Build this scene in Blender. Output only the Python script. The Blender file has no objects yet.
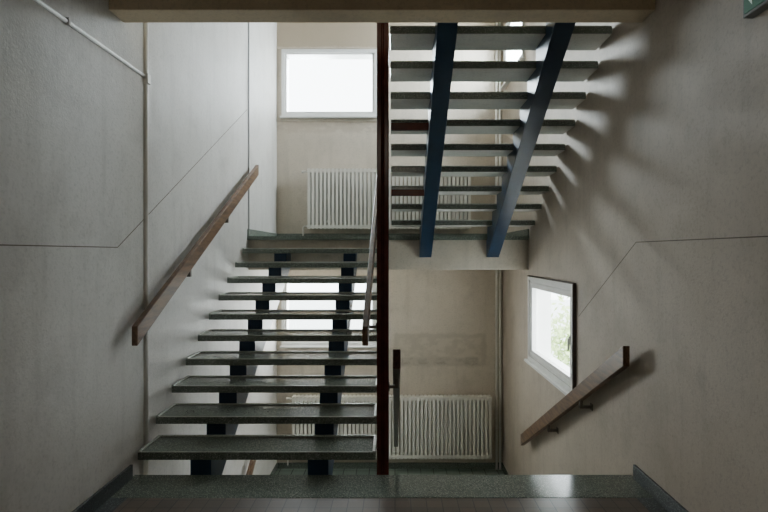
import bpy, bmesh, math, random
from mathutils import Vector, Matrix
random.seed(4)
scene = bpy.context.scene
COL = scene.collection

# ------------------------------------------------------------------ helpers
def link(o):
    COL.objects.link(o); return o

def new_obj(name, bm, mat=None, parent=None, smooth=False, bevel=0.0, seg=2):
    bmesh.ops.recalc_face_normals(bm, faces=bm.faces)
    me = bpy.data.meshes.new(name)
    bm.to_mesh(me); bm.free()
    o = bpy.data.objects.new(name, me)
    link(o)
    if mat: me.materials.append(mat)
    if smooth:
        for p in me.polygons: p.use_smooth = True
    if bevel > 0:
        m = o.modifiers.new("Bevel", 'BEVEL'); m.width = bevel; m.segments = seg
        m.limit_method = 'ANGLE'; m.angle_limit = math.radians(40)
    if parent: o.parent = parent
    return o

def empty(name, loc=(0, 0, 0)):
    e = bpy.data.objects.new(name, None); e.empty_display_size = .1
    e.location = loc
    return link(e)

def adopt(child, par):
    child.parent = par
    child.matrix_parent_inverse = Matrix.Translation(par.location).inverted()

def tag(o, label=None, category=None, group=None, kind=None):
    if label: o["label"] = label
    if category: o["category"] = category
    if group: o["group"] = group
    if kind: o["kind"] = kind
    return o

def bbox(bm, x0, x1, y0, y1, z0, z1):
    vs = [bm.verts.new((x, y, z)) for x in (x0, x1) for y in (y0, y1) for z in (z0, z1)]
    fs = []
    for f in ((0,1,3,2),(4,6,7,5),(0,4,5,1),(2,3,7,6),(0,2,6,4),(1,5,7,3)):
        fs.append(bm.faces.new([vs[i] for i in f]))
    return fs

def box(name, x0, x1, y0, y1, z0, z1, mat, parent=None, bevel=0.0):
    bm = bmesh.new(); bbox(bm, x0, x1, y0, y1, z0, z1)
    o = new_obj(name, bm, mat, bevel=bevel)
    if parent: adopt(o, parent)
    return o

def bprism_x(bm, pts, x0, x1):
    a = [bm.verts.new((x0, p[0], p[1])) for p in pts]
    b = [bm.verts.new((x1, p[0], p[1])) for p in pts]
    bm.faces.new(a); bm.faces.new(list(reversed(b)))
    n = len(pts)
    for i in range(n):
        j = (i+1) % n
        bm.faces.new([a[i], b[i], b[j], a[j]])

def btube(bm, pts, r, n=12):
    pts = [Vector(p) for p in pts]
    rings = []
    for i, p in enumerate(pts):
        if i == 0: d = (pts[1]-p).normalized()
        elif i == len(pts)-1: d = (p-pts[i-1]).normalized()
        else: d = ((p-pts[i-1]).normalized() + (pts[i+1]-p).normalized()).normalized()
        up = Vector((0,0,1)) if abs(d.z) < .9 else Vector((0,1,0))
        if i: u = (lastu - d*lastu.dot(d)).normalized()
        else: u = d.cross(up).normalized()
        lastu = u
        v = d.cross(u)
        rings.append([bm.verts.new(p + r*(math.cos(2*math.pi*a/n)*u + math.sin(2*math.pi*a/n)*v)) for a in range(n)])
    for a, b in zip(rings, rings[1:]):
        for i in range(n):
            j = (i+1) % n
            bm.faces.new([a[i], a[j], b[j], b[i]])
    bm.faces.new(rings[0]); bm.faces.new(rings[-1])

# ------------------------------------------------------------------ materials
def mat_new(name):
    m = bpy.data.materials.new(name); m.use_nodes = True
    nt = m.node_tree
    return m, nt, nt.nodes["Principled BSDF"]

def N(nt, t, **kw):
    n = nt.nodes.new(t)
    for k, v in kw.items(): setattr(n, k, v)
    return n

def pos(nt, scale=(1,1,1)):
    g = N(nt, 'ShaderNodeNewGeometry')
    mp = N(nt, 'ShaderNodeMapping'); mp.inputs['Scale'].default_value = scale
    nt.links.new(g.outputs['Position'], mp.inputs['Vector'])
    return mp.outputs['Vector']

def noise(nt, vec, scale, detail=4, rough=.55):
    n = N(nt, 'ShaderNodeTexNoise'); n.inputs['Scale'].default_value = scale
    n.inputs['Detail'].default_value = detail; n.inputs['Roughness'].default_value = rough
    nt.links.new(vec, n.inputs['Vector']); return n.outputs['Fac']

def mapr(nt, v, a, b, c=0., d=1.):
    m = N(nt, 'ShaderNodeMapRange'); m.clamp = True
    m.inputs[1].default_value = a; m.inputs[2].default_value = b
    m.inputs[3].default_value = c; m.inputs[4].default_value = d
    nt.links.new(v, m.inputs[0]); return m.outputs[0]

def mth(nt, op, a, b=None):
    m = N(nt, 'ShaderNodeMath', operation=op)
    for i, v in enumerate((a, b)):
        if v is None: continue
        if isinstance(v, (int, float)): m.inputs[i].default_value = v
        else: nt.links.new(v, m.inputs[i])
    return m.outputs[0]

def mix(nt, fac, a, b, mode='MIX'):
    m = N(nt, 'ShaderNodeMix', data_type='RGBA', blend_type=mode)
    for i, v in ((0, fac), (6, a), (7, b)):
        if isinstance(v, (int, float)): m.inputs[i].default_value = v
        elif isinstance(v, tuple): m.inputs[i].default_value = (*v, 1)
        else: nt.links.new(v, m.inputs[i])
    return m.outputs[2]

def bump(nt, b, h, strength, dist=.01):
    n = N(nt, 'ShaderNodeBump'); n.inputs['Strength'].default_value = strength
    n.inputs['Distance'].default_value = dist
    nt.links.new(h, n.inputs['Height']); nt.links.new(n.outputs['Normal'], b.inputs['Normal'])

def wall_mat(name, c1, c2, patches=(), rough=.62, bs=.36):
    """patches: (x0,x1,z0,z1,colour,amount,noise threshold or 0)"""
    m, nt, b = mat_new(name)
    p = pos(nt)
    big = noise(nt, p, .9, 5, .6)
    col = mix(nt, mapr(nt, big, .35, .68), c1, c2)
    streak = noise(nt, pos(nt, (5, 5, .5)), 1.6, 4, .6)
    dirt = mapr(nt, streak, .52, .8, 0, .4)
    col = mix(nt, dirt, col, tuple(x*.66 for x in c2))
    grime = noise(nt, p, 2.6, 7, .7)
    col = mix(nt, mapr(nt, grime, .50, .76, 0, .42), col, tuple(x*.62 for x in c2))
    sp = noise(nt, p, 48, 4, .7)
    col = mix(nt, mapr(nt, sp, .50, .70, 0, .38), col, tuple(x*.6 for x in c2))
    sep = N(nt, 'ShaderNodeSeparateXYZ'); nt.links.new(p, sep.inputs[0])
    wob = mapr(nt, noise(nt, p, 7, 6, .65), .3, .7, -.022, .022)
    for (x0, x1, z0, z1, pc, amt, thr) in patches:
        hx = mth(nt, 'ADD', sep.outputs['X'], wob)
        hz = mth(nt, 'ADD', sep.outputs['Z'], wob)
        e = .02
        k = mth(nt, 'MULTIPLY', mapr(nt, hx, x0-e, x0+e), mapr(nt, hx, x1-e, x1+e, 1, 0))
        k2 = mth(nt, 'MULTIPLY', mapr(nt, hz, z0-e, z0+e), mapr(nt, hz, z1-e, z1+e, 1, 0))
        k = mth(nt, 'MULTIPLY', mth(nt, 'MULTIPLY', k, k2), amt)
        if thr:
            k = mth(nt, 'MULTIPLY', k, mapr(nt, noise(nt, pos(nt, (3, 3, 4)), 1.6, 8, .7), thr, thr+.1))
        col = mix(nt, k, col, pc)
    nt.links.new(col, b.inputs['Base Color'])
    b.inputs['Roughness'].default_value = rough
    fine = noise(nt, p, 80, 3, .6)
    med = noise(nt, p, 6, 4, .6)
    h = mth(nt, 'ADD', mth(nt, 'MULTIPLY', fine, .45), mth(nt, 'MULTIPLY', med, .55))
    bump(nt, b, h, bs, .012)
    return m

def terrazzo(name, base, light, dark, rough=.28, sc_=110):
    m, nt, b = mat_new(name)
    p = pos(nt)
    v = N(nt, 'ShaderNodeTexVoronoi'); v.inputs['Scale'].default_value = sc_
    nt.links.new(p, v.inputs['Vector'])
    sc = N(nt, 'ShaderNodeSeparateColor'); nt.links.new(v.outputs['Color'], sc.inputs[0])
    chip = mth(nt, 'MULTIPLY', mapr(nt, sc.outputs[0], .62, .68), mapr(nt, v.outputs['Distance'], .35, .5, 1, 0))
    chipd = mth(nt, 'MULTIPLY', mapr(nt, sc.outputs[1], .7, .74), mapr(nt, v.outputs['Distance'], .4, .55, 1, 0))
    wear = mapr(nt, noise(nt, p, 2.5, 2), .3, .75)
    col = mix(nt, wear, base, tuple(x*.85 for x in base))
    col = mix(nt, chipd, col, dark)
    col = mix(nt, chip, col, light)
    nt.links.new(col, b.inputs['Base Color'])
    nt.links.new(mapr(nt, wear, 0, 1, rough, rough*1.15), b.inputs['Roughness'])
    return m

def paint(name, c, rough=.4, var=.25, metal=0., sc=8, bmp=.06):
    m, nt, b = mat_new(name)
    p = pos(nt)
    n = noise(nt, p, sc, 5, .65)
    col = mix(nt, mapr(nt, n, .4, .75), c, tuple(x*(1-var) for x in c))
    nt.links.new(col, b.inputs['Base Color'])
    b.inputs['Roughness'].default_value = rough; b.inputs['Metallic'].default_value = metal
    if bmp: bump(nt, b, noise(nt, p, 60, 2), bmp, .002)
    return m

def tiles(name, c1, c2, mortar, size, rough=.35):
    m, nt, b = mat_new(name)
    p = pos(nt)
    br = N(nt, 'ShaderNodeTexBrick'); br.offset = 0; br.squash = 1
    br.inputs['Color1'].default_value = (*c1, 1); br.inputs['Color2'].default_value = (*c2, 1)
    br.inputs['Mortar'].default_value = (*mortar, 1)
    br.inputs['Scale'].default_value = 1
    br.inputs['Mortar Size'].default_value = size*.03
    br.inputs['Brick Width'].default_value = size; br.inputs['Row Height'].default_value = size
    nt.links.new(p, br.inputs['Vector'])
    col = mix(nt, mapr(nt, noise(nt, p, 3, 5), .4, .8, 0, .5), br.outputs['Color'], tuple(x*.6 for x in c1))
    nt.links.new(col, b.inputs['Base Color'])
    b.inputs['Roughness'].default_value = rough
    bump(nt, b, mth(nt, 'SUBTRACT', 1.0, br.outputs['Fac']), .3, .003)
    return m

def wood(name, c1, c2, rough=.4):
    m, nt, b = mat_new(name)
    n = noise(nt, pos(nt, (40, 3, 22)), 1.5, 5, .6)
    col = mix(nt, mapr(nt, n, .38, .62), c1, c2)
    nt.links.new(col, b.inputs['Base Color'])
    b.inputs['Roughness'].default_value = rough
    bump(nt, b, n, .1, .002)
    return m

M_WL = wall_mat("painted_wall_pale", (.68, .66, .63), (.59, .565, .53))
M_WR = wall_mat("painted_wall_warm", (.54, .47, .39), (.45, .385, .31))
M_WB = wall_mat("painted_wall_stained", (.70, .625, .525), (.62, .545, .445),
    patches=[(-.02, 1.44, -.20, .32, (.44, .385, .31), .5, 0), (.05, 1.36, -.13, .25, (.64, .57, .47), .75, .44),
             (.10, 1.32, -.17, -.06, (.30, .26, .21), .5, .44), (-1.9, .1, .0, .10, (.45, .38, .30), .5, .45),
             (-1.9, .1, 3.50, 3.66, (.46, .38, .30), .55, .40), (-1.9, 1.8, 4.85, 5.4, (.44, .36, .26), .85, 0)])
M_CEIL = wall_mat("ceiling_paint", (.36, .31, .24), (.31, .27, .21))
M_FRONT = wall_mat("dim_wall_paint", (.22, .19, .16), (.18, .16, .13))
M_BEAM = wall_mat("beam_paint", (.76, .63, .44), (.66, .54, .37))
M_TZ = terrazzo("green_terrazzo", (.18, .215, .185), (.42, .45, .40), (.085, .105, .09), .12, 140)
M_TZL = terrazzo("pale_terrazzo_edge", (.50, .53, .48), (.62, .64, .59), (.30, .32, .29), .25)  # paler terrazzo for the tread lips and front edge strip
M_TZB = terrazzo("grey_terrazzo", (.075, .09, .095), (.20, .22, .22), (.03, .035, .04), .4)
M_UNDER = wall_mat("tread_concrete", (.78, .77, .73), (.70, .69, .65), bs=.15)
M_BLUE = paint("navy_paint", (.011, .038, .085), .35, .3)
M_RED = paint("oxblood_paint", (.105, .022, .014), .22, .4)
M_RAIL = wood("brown_wood", (.20, .112, .058), (.10, .054, .029))
M_RAILD = wood("dark_brown_wood", (.11, .056, .032), (.06, .03, .018))
M_STEEL = paint("bracket_steel", (.17, .145, .12), .4, .3, .5)
M_GREY = paint("grey_conduit_paint", (.42, .42, .42), .5, .1)
M_RAD = paint("cream_enamel", (.88, .85, .78), .45, .03, bmp=0)
M_PIPE = paint("cream_pipe", (.88, .85, .79), .45, .1)
M_FRAME = paint("white_frame_paint", (.84, .84, .82), .4, .08, bmp=0)
M_DARK = paint("dark_frame_paint", (.10, .075, .06), .5, .3)
M_LINE = paint("scored_line", (.18, .15, .12), .8, .3)
M_TILE = tiles("brown_floor_tiles", (.155, .115, .09), (.12, .095, .078), (.045, .04, .035), .1, .28)
M_TILEG = tiles("green_floor_tiles", (.26, .33, .27), (.22, .28, .24), (.08, .09, .08), .2, .25)
M_SLAB = wall_mat("slab_paint", (.66, .59, .49), (.57, .51, .42))

def glass_mat():
    m, nt, b = mat_new("window_glass")
    nt.nodes.remove(b)
    out = nt.nodes["Material Output"]
    t = N(nt, 'ShaderNodeBsdfTransparent'); g = N(nt, 'ShaderNodeBsdfGlossy')
    t.inputs[0].default_value = (.95, .97, .96, 1); g.inputs['Roughness'].default_value = .02
    ms = N(nt, 'ShaderNodeMixShader'); ms.inputs[0].default_value = .05
    nt.links.new(t.outputs[0], ms.inputs[1]); nt.links.new(g.outputs[0], ms.inputs[2])
    nt.links.new(ms.outputs[0], out.inputs[0])
    return m
M_GLASS = glass_mat()

# ------------------------------------------------------------------ dimensions
XL, XR, YB = -1.87, 1.70, 8.1
R, G, TT, TD = .1645, .28, .055, .33
RU, GU = .1705, .2725
F1, FL = 3.67, 6.47
Z1 = 11*R; Z2 = 22*R; ZB = -22*R
ROOF = 5.5
YF = -2.6

# ------------------------------------------------------------------ walls
def wall(name, mat, fixed, a0, a1, z0, z1, holes, axis, th):
    As = sorted({a0, a1, *[h[0] for h in holes], *[h[1] for h in holes]})
    Zs = sorted({z0, z1, *[h[2] for h in holes], *[h[3] for h in holes]})
    bm = bmesh.new()
    solid = lambda i, j: 0 <= i < len(As)-1 and 0 <= j < len(Zs)-1 and not any(
        h[0]-1e-6 <= As[i] and As[i+1] <= h[1]+1e-6 and h[2]-1e-6 <= Zs[j] and Zs[j+1] <= h[3]+1e-6 for h in holes)
    V = {}
    def v(i, j, k):
        if (i, j, k) not in V:
            f = fixed + (th if k else 0)
            V[i, j, k] = bm.verts.new((f, As[i], Zs[j]) if axis == 'x' else (As[i], f, Zs[j]))
        return V[i, j, k]
    for i in range(len(As)-1):
        for j in range(len(Zs)-1):
            if not solid(i, j): continue
            for k in (0, 1): bm.faces.new([v(i,j,k), v(i+1,j,k), v(i+1,j+1,k), v(i,j+1,k)])
            if not solid(i-1, j): bm.faces.new([v(i,j,0), v(i,j+1,0), v(i,j+1,1), v(i,j,1)])
            if not solid(i+1, j): bm.faces.new([v(i+1,j,0), v(i+1,j+1,0), v(i+1,j+1,1), v(i+1,j,1)])
            if not solid(i, j-1): bm.faces.new([v(i,j,0), v(i+1,j,0), v(i+1,j,1), v(i,j,1)])
            if not solid(i, j+1): bm.faces.new([v(i,j+1,0), v(i+1,j+1,0), v(i+1,j+1,1), v(i,j+1,1)])
    o = new_obj(name, bm, mat)
    tag(o, kind="structure"); return o

WU = (-1.74, -.33, 3.80, 4.76)
WLO = (-1.74, -.33, 3.80-Z2, 4.76-Z2)
WR = (4.86, 6.40, .31, 1.25)
WR2 = (6.75, 7.85, 4.2, 5.0)
wall("wall_left", M_WL, XL, YF, YB, ZB, ROOF, [], 'x', -.25)
wall("wall_right", M_WR, XR, YF, YB, ZB, ROOF, [WR, WR2], 'x', .25)
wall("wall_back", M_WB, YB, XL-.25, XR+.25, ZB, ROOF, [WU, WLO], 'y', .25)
wall("wall_front", M_FRONT, YF, XL-.25, XR+.25, ZB, ROOF, [], 'y', -.25)

def struct(name, *a, bevel=0.0):
    o = box(name, *a, bevel=bevel); tag(o, kind="structure"); return o

struct("floor", XL, XR, YF, 3.33, -.03, 0, M_TILE)
struct("trim_8", XL, XL+.13, YF, 3.33, 0, .002, M_TZB)
struct("trim_9", XR-.13, XR, YF, 3.33, 0, .002, M_TZB)
struct("floor.001", XL, XR, YF, 3.60, -.34, -.05, M_SLAB)
struct("trim_1", XL, XR, 3.33, 3.68, -.05, 0.002, M_TZ, bevel=.006)
struct("floor.002", XL-.25, XR+.25, YF, YB+.25, ZB-.1, ZB, M_TILEG)
struct("ceiling", XL, XR, YF, 3.60, Z2-.22, Z2-.05, M_CEIL)
struct("trim_2", XL, XR, YF, 3.64, Z2-.05, Z2, M_TZ)
struct("trim_3", XL, XR, 3.34, 3.53, 3.18, Z2-.22, M_BEAM, bevel=.006)
struct("ceiling.001", XL-.25, XR+.25, YF-.25, YB+.25, ROOF, ROOF+.2, M_CEIL)
# lintel ledge above the landing window and sill string below it
struct("trim_10", XL, XR-.12, YB-.02, YB, 4.822, 4.845, M_WB, bevel=.003)
struct("trim_11", XL, -.10, YB-.022, YB, 3.675, 3.70, M_SLAB, bevel=.003)
def landing(z, idx, tz):
    struct("floor.%03d" % idx, XL, XR, FL, YB, z-.05, z, tz, bevel=.004)
    bm = bmesh.new()
    bprism_x(bm, [(FL+.06, z-.05), (YB, z-.05), (YB, z-.22), (FL+.3, z-.22), (FL+.3, z-.43), (FL+.06, z-.43)], XL, XR)
    o = new_obj("trim_%d" % (idx+1), bm, M_SLAB, bevel=.004); tag(o, kind="structure")
landing(Z1, 3, M_TZ); landing(-Z1, 4, M_TILEG)

def bb(name, *a): struct(name, *a, M_TZB, bevel=.003)
bb("baseboard_left", XL, XL+.018, YF, 3.62, 0, .10)
bb("baseboard_right", XR-.018, XR, YF, 3.62, 0, .10)
for i, z in enumerate((Z1, -Z1)):
    s = ".%03d" % (i+1)
    for nm, a in (("left", (XL, XL+.018, FL+.01, YB, z, z+.09)), ("right", (XR-.018, XR, FL+.01, YB, z, z+.09)),
                  ("back", (XL+.018, XR-.018, YB-.018, YB, z, z+.09))):
        o = box("baseboard_" + nm + s, *a, M_TZ, bevel=.003); tag(o, kind="structure")

def dado(name, x, s, pts):
    bm = bmesh.new()
    h = .003
    for (y0, z0), (y1, z1) in zip(pts, pts[1:]):
        bprism_x(bm, [(y0, z0-h), (y1, z1-h), (y1, z1+h), (y0, z0+h)], x, x+s*.0015)
    o = new_obj(name, bm, M_LINE); tag(o, kind="structure")
SL = R/G
dado("trim_6", XL, 1, [(YF, 1.632), (3.45, 1.632), (6.47, 1.632+SL*3.02)])
dado("trim_7", XR, -1, [(YF, 1.67), (3.61, 1.67), (4.74, 1.67-SL*1.13)])

# ------------------------------------------------------------------ windows
def window(name, axis, w, fixed, inward, fw=.075):
    a0, a1, z0, z1 = w
    def mk(nm, parts, mat, par=None, bev=.004):
        bm = bmesh.new()
        for (p0, p1, q0, q1, d0, d1) in parts:
            f0, f1 = sorted((fixed+inward*d0, fixed+inward*d1))
            if axis == 'x': bbox(bm, f0, f1, p0, p1, q0, q1)
            else: bbox(bm, p0, p1, f0, f1, q0, q1)
        o = new_obj(nm, bm, mat, bevel=bev)
        if par: adopt(o, par)
        return o
    e = .05
    root = mk(name, [(a0-e, a1+e, z1, z1+e, -.06, .03), (a0-e, a1+e, z0-e, z0, -.06, .03),
                     (a0-e, a0, z0, z1, -.06, .03), (a1, a1+e, z0, z1, -.06, .03)], M_FRAME)
    tag(root, kind="structure")
    mk("window_lining", [(a0+.0005, a1-.0005, z1-.012, z1-.0005, -.245, -.061), (a0+.0005, a1-.0005, z0+.0005, z0+.012, -.245, -.061),
                         (a0+.0005, a0+.012, z0+.012, z1-.012, -.245, -.061), (a1-.012, a1-.0005, z0+.012, z1-.012, -.245, -.061)], M_FRAME, root, 0)
    mk("sash", [(a0, a1, z1-fw, z1, -.05, .012), (a0, a1, z0, z0+fw, -.05, .012),
                (a0, a0+fw, z0+fw, z1-fw, -.05, .012), (a1-fw, a1, z0+fw, z1-fw, -.05, .012)], M_FRAME, root)
    mk("window_sill", [(a0-e-.02, a1+e+.02, z0-e-.03, z0-e, 0, .07)], M_FRAME, root)
    mk("glass_pane", [(a0+fw, a1-fw, z0+fw, z1-fw, -.03, -.024)], M_GLASS, root, 0)
    return root, mk
window("window_1", 'y', WU, YB, -1, .03)
window("window_2", 'y', WLO, YB, -1, .03)
r3, mk = window("window_3", 'x', WR, XR, -1, .085)
a0, a1, z0, z1 = WR
mk("frame_trim", [(a0-.06, a1+.06, z1+.05, z1+.062, 0, .036), (a0-.062, a0-.05, z0-.05, z1+.05, 0, .036)], M_DARK, r3)
mk("glazing_bead", [(a0+.02, a1-.02, z1-.05, z1-.02, .012, .022), (a0+.02, a1-.02, z0+.02, z0+.05, .012, .022),
                    (a0+.02, a0+.05, z0+.05, z1-.05, .012, .022), (a1-.05, a1-.02, z0+.05, z1-.05, .012, .022)], M_FRAME, r3, .003)
mk("window_handle", [(a0+.02, a0+.05, .72, .80, .022, .035), (a0+.025, a0+.045, .66, .78, .035, .05)], M_FRAME, r3)
window("window_4", 'x', WR2, XR, -1, .05)

# ------------------------------------------------------------------ staircases
def staircase(x0, x1, sx, y0, s, z0, label, R=R, G=G):
    SL = R/G
    root = empty("staircase", (x0, y0, z0))
    tag(root, label, "staircase")
    for n in range(1, 11):
        f = y0 + s*G*(n-1)
        zt = z0+n*R
        bm = bmesh.new()
        ya, yb = sorted((f, f+s*TD))
        bbox(bm, x0, x1, ya, yb, zt-TT, zt)
        lw, lh = .022, .011
        rim = []
        rim += bbox(bm, x0, x0+lw, ya, yb, zt-.001, zt+lh)
        rim += bbox(bm, x1-lw, x1, ya, yb, zt-.001, zt+lh)
        if s > 0:
            rim += bbox(bm, x0+lw, x1-lw, yb-lw, yb, zt-.001, zt+lh)
            rim += bbox(bm, x0+lw, x1-lw, ya+.001, ya+.014, zt-.004, zt+.003)
        else:
            rim += bbox(bm, x0+lw, x1-lw, ya, ya+lw, zt-.001, zt+lh)
        for fc in rim: fc.material_index = 2
        o = new_obj("tread", bm, M_TZ, bevel=.005)
        o.data.materials.append(M_UNDER); o.data.materials.append(M_TZL)
        for p in o.data.polygons:
            if p.normal.z < -.9 and p.center.z < zt-TT+.002: p.material_index = 1
        adopt(o, root)
    und = lambda u: z0 + R - TT - .17 + SL*(u-TD)
    us = .018 if s > 0 else .004
    off = .055
    foot = -.06
    uf = TD + (-.27-R+TT+.17)/SL
    pts = [(uf, z0-.27), (foot, z0-.27), (foot, z0-.05), (us, z0-.05), (us, z0+R-TT)]
    for n in range(1, 10):
        pts.append((G*n+off, z0+n*R-TT)); pts.append((G*n+off, z0+(n+1)*R-TT))
    ue = 2.855
    pts += [(ue, z0+10*R-TT), (ue, und(ue))]
    for cx in sx:
        bm = bmesh.new()
        bprism_x(bm, [(y0+s*u, z) for u, z in pts], cx-.075, cx+.075)
        o = new_obj("stringer", bm, M_BLUE, bevel=.004)
        o["label"] = "navy blue painted steel stringer"
        adopt(o, root)
    return root
staircase(XL+.024, -.14, (-1.40, -.555), F1, 1, 0, "open-riser terrazzo staircase on blue stringers, climbing beside pale wall")
up = staircase(-.04, XR-.018, (.385, 1.24), FL, -1, Z1, "open-riser staircase seen from underneath, pale soffits on blue stringers", RU, GU)
staircase(-.04, XR-.018, (.385, 1.24), FL, -1, -Z1, "open-riser terrazzo staircase descending to lower landing beside window")
for y, z in ((4.75, 2.765), (5.45, 2.235)):
    o = box("tie_bar", -.038, .31, y-.02, y+.02, z-.034, z+.034, M_RED, up, bevel=.003)
    o["label"] = "dark red steel tie bar"

# ------------------------------------------------------------------ well posts
def post(y, w, z0, z1, label, name="steel_post"):
    root = empty(name, (-.09, y, z0))
    tag(root, label, "post")
    bm = bmesh.new()
    h = w/2
    bbox(bm, -.09-h, -.09-h*.16, y-h, y+h, z0, z1)
    bbox(bm, -.09+h*.16, -.09+h, y-h, y+h, z0, z1)
    bbox(bm, -.09-h*.16, -.09+h*.16, y-h*.8, y+h*.8, z0, z1)
    adopt(new_obj("post_shaft", bm, M_RED, bevel=.007, seg=3), root)
    return root
post(3.79, .088, ZB, ROOF, "tall dark red steel post between the two stair flights")
post(4.75, .05, ZB, ROOF, "slim dark red steel post in the stairwell gap")
post(5.45, .05, ZB, ROOF, "slim dark red steel post in the stairwell gap")

# ------------------------------------------------------------------ handrails
def rail(x, y0, z0, y1, z1, label, t=.042, h=.118, brk=(.25, .75), wallx=None, bracket_y=None, mat=M_RAIL):
    root = empty("handrail", (x, y0, z0))
    tag(root, label, "handrail")
    sl = (z1-z0)/(y1-y0)
    vh = h/math.cos(math.atan(sl))/2
    bm = bmesh.new()
    bprism_x(bm, [(y0, z0-vh), (y1, z1-vh), (y1, z1+vh), (y0, z0+vh)], x-t/2, x+t/2)
    adopt(new_obj("rail", bm, mat, bevel=.005), root)
    ys = bracket_y or [y0+(y1-y0)*b for b in brk]
    for y in ys:
        z = z0+(y-y0)*sl
        bm = bmesh.new()
        zb = z-vh
        s = 1 if wallx > x else -1
        bbox(bm, x-.013, x+.013, y-.016, y+.016, zb-.045, zb+.012)
        bbox(bm, *sorted((x-s*.013, wallx-s*.0005)), y-.016, y+.016, zb-.062, zb-.04)
        bbox(bm, *sorted((wallx-s*.008, wallx-s*.0005)), y-.028, y+.028, zb-.08, zb-.022)
        adopt(new_obj("bracket", bm, M_STEEL, bevel=.003), root)
    return root
rail(-1.765, 3.47, 1.03, 6.56, 2.66, "brown wooden handrail bracketed to pale wall beside ascending stairs", wallx=XL, brk=(.3, .62))
rail(-.205, 3.52, 1.02, 6.50, 2.62, "brown wooden inner handrail along the ascending stairs", wallx=-.133, bracket_y=[3.79])
rail(1.605, 3.55, .88, 6.45, -.76, "brown wooden handrail bracketed to wall beside descending stairs", t=.048, h=.124, wallx=XR, brk=(.3, .62))
rail(.012, 3.55, .86, 6.45, -.78, "dark wooden inner handrail along the descending stairs", t=.055, wallx=-.047, bracket_y=[3.79], mat=M_RAILD)
rail(-1.775, 6.50, -.95, 3.9, -2.45, "brown wooden handrail beside the lowest stair flight", wallx=XL, brk=(.1, .6))

# ------------------------------------------------------------------ radiators
def radiator(x0, x1, yc, z0, z1, label):
    root = empty("radiator", (x0, yc, z0)); tag(root, label, "radiator")
    bm = bmesh.new()
    pitch = .062; n = int((x1-x0)/pitch)
    for i in range(n):
        cx = x0+pitch*(i+.5)
        w, d = .0215, .065
        bbox(bm, cx-w, cx+w, yc-d, yc+d, z0, z1)
        bbox(bm, cx-pitch/2, cx+pitch/2, yc-.055, yc+.055, z0+.01, z0+.06)
        bbox(bm, cx-pitch/2, cx+pitch/2, yc-.055, yc+.055, z1-.06, z1-.01)
    adopt(new_obj("radiator_body", bm, M_RAD), root)
    bm = bmesh.new()
    btube(bm, [(x0+.01, yc, z0+.045), (x0-.05, yc, z0+.045), (x0-.07, yc, z0+.02), (x0-.07, yc, z0-.12)], .011, 10)
    adopt(new_obj("supply_pipe", bm, M_PIPE), root)
    bm = bmesh.new()
    btube(bm, [(x0-.03, yc, z1-.045), (x0-.09, yc, z1-.045)], .022, 12)
    btube(bm, [(x0+.01, yc, z1-.045), (x0-.03, yc, z1-.045)], .012, 12)
    adopt(new_obj("valve", bm, M_PIPE), root)
    for fx in (x0+.3, x1-.35):
        adopt(box("wall_bracket", fx, fx+.02, yc-.03, YB-.001, z0+.1, z0+.13, M_RAD), root)
radiator(-1.36, 1.22, YB-.13, Z1+.16, 2.90, "cream cast-iron column radiator on upper half landing")
radiator(-1.60, 1.53, YB-.13, -Z1+.22, -.63, "cream cast-iron column radiator on lower half landing")

# ------------------------------------------------------------------ pipes
def pipe(pts, r, label, mat=M_PIPE, clips=(), name="wall_pipe"):
    bm = bmesh.new(); btube(bm, pts, r, 16)
    o = new_obj(name, bm, mat, smooth=True); tag(o, label, "pipe")
    for c in clips:
        k = box("pipe_clip", *c, mat, bevel=.002); k.parent = o
    return o
pipe([(XL+.002, 3.83, -.4), (XL+.002, 3.83, ROOF)], .021, "thin cream vertical pipe on pale wall",
     clips=[(XL, XL+.034, 3.806, 3.854, 2.86, 2.93)])
pipe([(XL+.003, YF+.05, 2.91), (XL+.003, 3.81, 2.91)], .014, "cream horizontal pipe running along pale wall",
     clips=[(XL, XL+.022, 2.9, 2.92, 2.89, 2.93)], mat=M_WL)
pipe([(XL+.003, 6.52, Z1+.09), (XL+.003, 6.52, ROOF)], .014, "thin grey conduit rising up wall above half landing", M_GREY)
for x, y in ((1.60, YB-.04), (1.655, YB-.04)):
    pipe([(x, y, ZB), (x, y, ROOF)], .018, "cream heating riser pipe in wall corner")

# ------------------------------------------------------------------ exit sign
ex = empty("exit_sign", (XR, 2.3, 2.78)); tag(ex, "green emergency exit sign box mounted on wall", "sign")
M_BODY = paint("sign_casing", (.16, .17, .15), .4, .1)
def emis(name, c, s):
    m, nt, b = mat_new(name)
    b.inputs['Base Color'].default_value = (*c, 1); b.inputs['Emission Color'].default_value = (*c, 1)
    b.inputs['Emission Strength'].default_value = s; return m
M_GRN = emis("sign_green", (.01, .12, .05), .12); M_WHT = emis("sign_white", (.6, .75, .65), .2)
box("sign_casing", XR-.05, XR, 2.04, 2.43, 2.705, 2.94, M_BODY, ex, bevel=.004)
box("sign_face", XR-.054, XR-.05, 2.055, 2.415, 2.72, 2.925, M_GRN, ex)
bm = bmesh.new()
xs = XR-.0555
def poly(pts):
    a = [bm.verts.new((xs, y-.06, z-.025)) for y, z in pts]; b2 = [bm.verts.new((xs+.001, y-.06, z-.025)) for y, z in pts]
    bm.faces.new(a); bm.faces.new(b2)
poly([(2.46, 2.82), (2.42, 2.765), (2.42, 2.80), (2.36, 2.80), (2.36, 2.84), (2.42, 2.84), (2.42, 2.875)])
poly([(2.22, 2.76), (2.22, 2.91), (2.16, 2.91), (2.16, 2.76)])
poly([(2.31, 2.83), (2.27, 2.87), (2.255, 2.86), (2.28, 2.82), (2.25, 2.79), (2.26, 2.77), (2.30, 2.79), (2.325, 2.76), (2.335, 2.775)])
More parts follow.
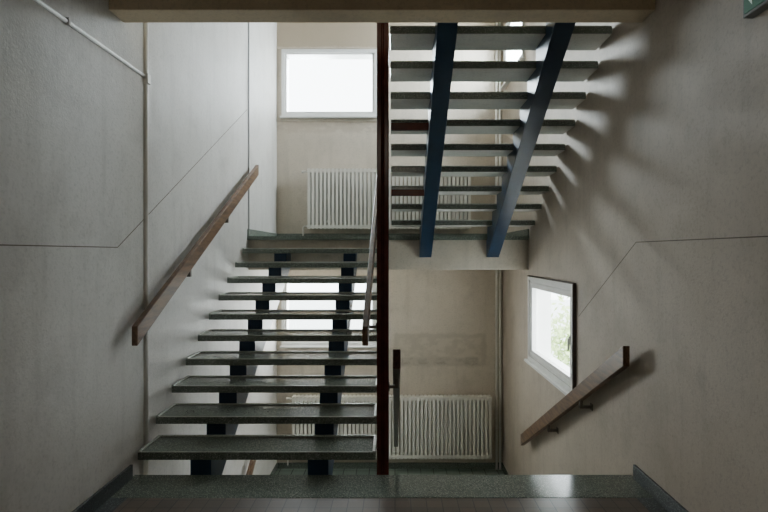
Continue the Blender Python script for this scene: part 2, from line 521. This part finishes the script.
poly([(2.262+.012*math.cos(a*.785), 2.89+.012*math.sin(a*.785)) for a in range(8)])
adopt(new_obj("pictogram", bm, M_WHT), ex)

# ------------------------------------------------------------------ outside
M_GRASS = paint("pale_paving", (.62, .64, .62), .9, .1)
g = box("ground", -30, 40, -20, 60, ZB-.35, ZB-.25, M_GRASS); tag(g, kind="structure")
M_LEAF = paint("leaves", (.50, .62, .28), .7, .25, sc=3)
tr = empty("shrub", (5.9, 17, ZB-.25)); tag(tr, "leafy green shrub outside the side window", "shrub")
bm = bmesh.new()
for i in range(1500):
    c = Vector((5.9, 17, -1.8)) + Vector((random.gauss(0, .5), random.gauss(0, .5), random.gauss(0, .8)))
    r = random.uniform(.08, .15)
    u = Vector([random.gauss(0, 1) for _ in range(3)]).normalized()
    v = u.orthogonal().normalized()
    bm.faces.new([bm.verts.new(c+u*r), bm.verts.new(c+v*r*.5), bm.verts.new(c-u*r), bm.verts.new(c-v*r*.5)])
fo = new_obj("foliage", bm, M_LEAF); adopt(fo, tr)
bm = bmesh.new(); btube(bm, [(5.9, 17, ZB-.25), (5.9, 17, -1.6)], .08)
adopt(new_obj("trunk", bm, M_RAIL), tr)

# ------------------------------------------------------------------ light
w = bpy.data.worlds.new("World"); scene.world = w; w.use_nodes = True
bg = w.node_tree.nodes["Background"]
bg.inputs[0].default_value = (.90, .95, 1, 1); bg.inputs[1].default_value = 12.0

def area(name, loc, direction, sx, sy, power, color):
    l = bpy.data.lights.new(name, 'AREA'); l.shape = 'RECTANGLE'; l.size = sx; l.size_y = sy
    l.energy = power; l.color = color
    o = bpy.data.objects.new(name, l); o.location = loc
    o.rotation_euler = Vector(direction).to_track_quat('-Z', 'Y').to_euler()
    return link(o)
cool = (.84, .92, 1)
area("daylight", (-2.0, YB+1.5, 4.75), (.35, -1, -.12), 1.6, 1.1, 700, cool)
area("daylight", (-1.04, YB+.5, 4.28-Z2), (0, -1, 0), 2.2, 1.7, 170, (1, .99, .97))
area("daylight", (XR+1.3, 5.2, 2.1), (-1, 0, -.55), 2.0, 1.2, 170, (1, .99, .97))
area("daylight", (XR+.5, 7.3, 4.6), (-1, -.3, 0), 1.6, 1.2, 600, cool)
area("front_fill", (0, -.9, 3.25), (0, .25, -1), 1.2, 1.2, 9, (1, .88, .72))  # added fill light behind the camera, not a fitting of the stairwell

# ------------------------------------------------------------------ camera
cam = bpy.data.cameras.new("Camera"); cam.sensor_width = 36; cam.lens = 24
cam.shift_x = -11/768; cam.shift_y = -3/768
co = bpy.data.objects.new("Camera", cam); co.location = (0, 0, 1.594)
co.rotation_euler = (math.pi/2, 0, 0); link(co); scene.camera = co
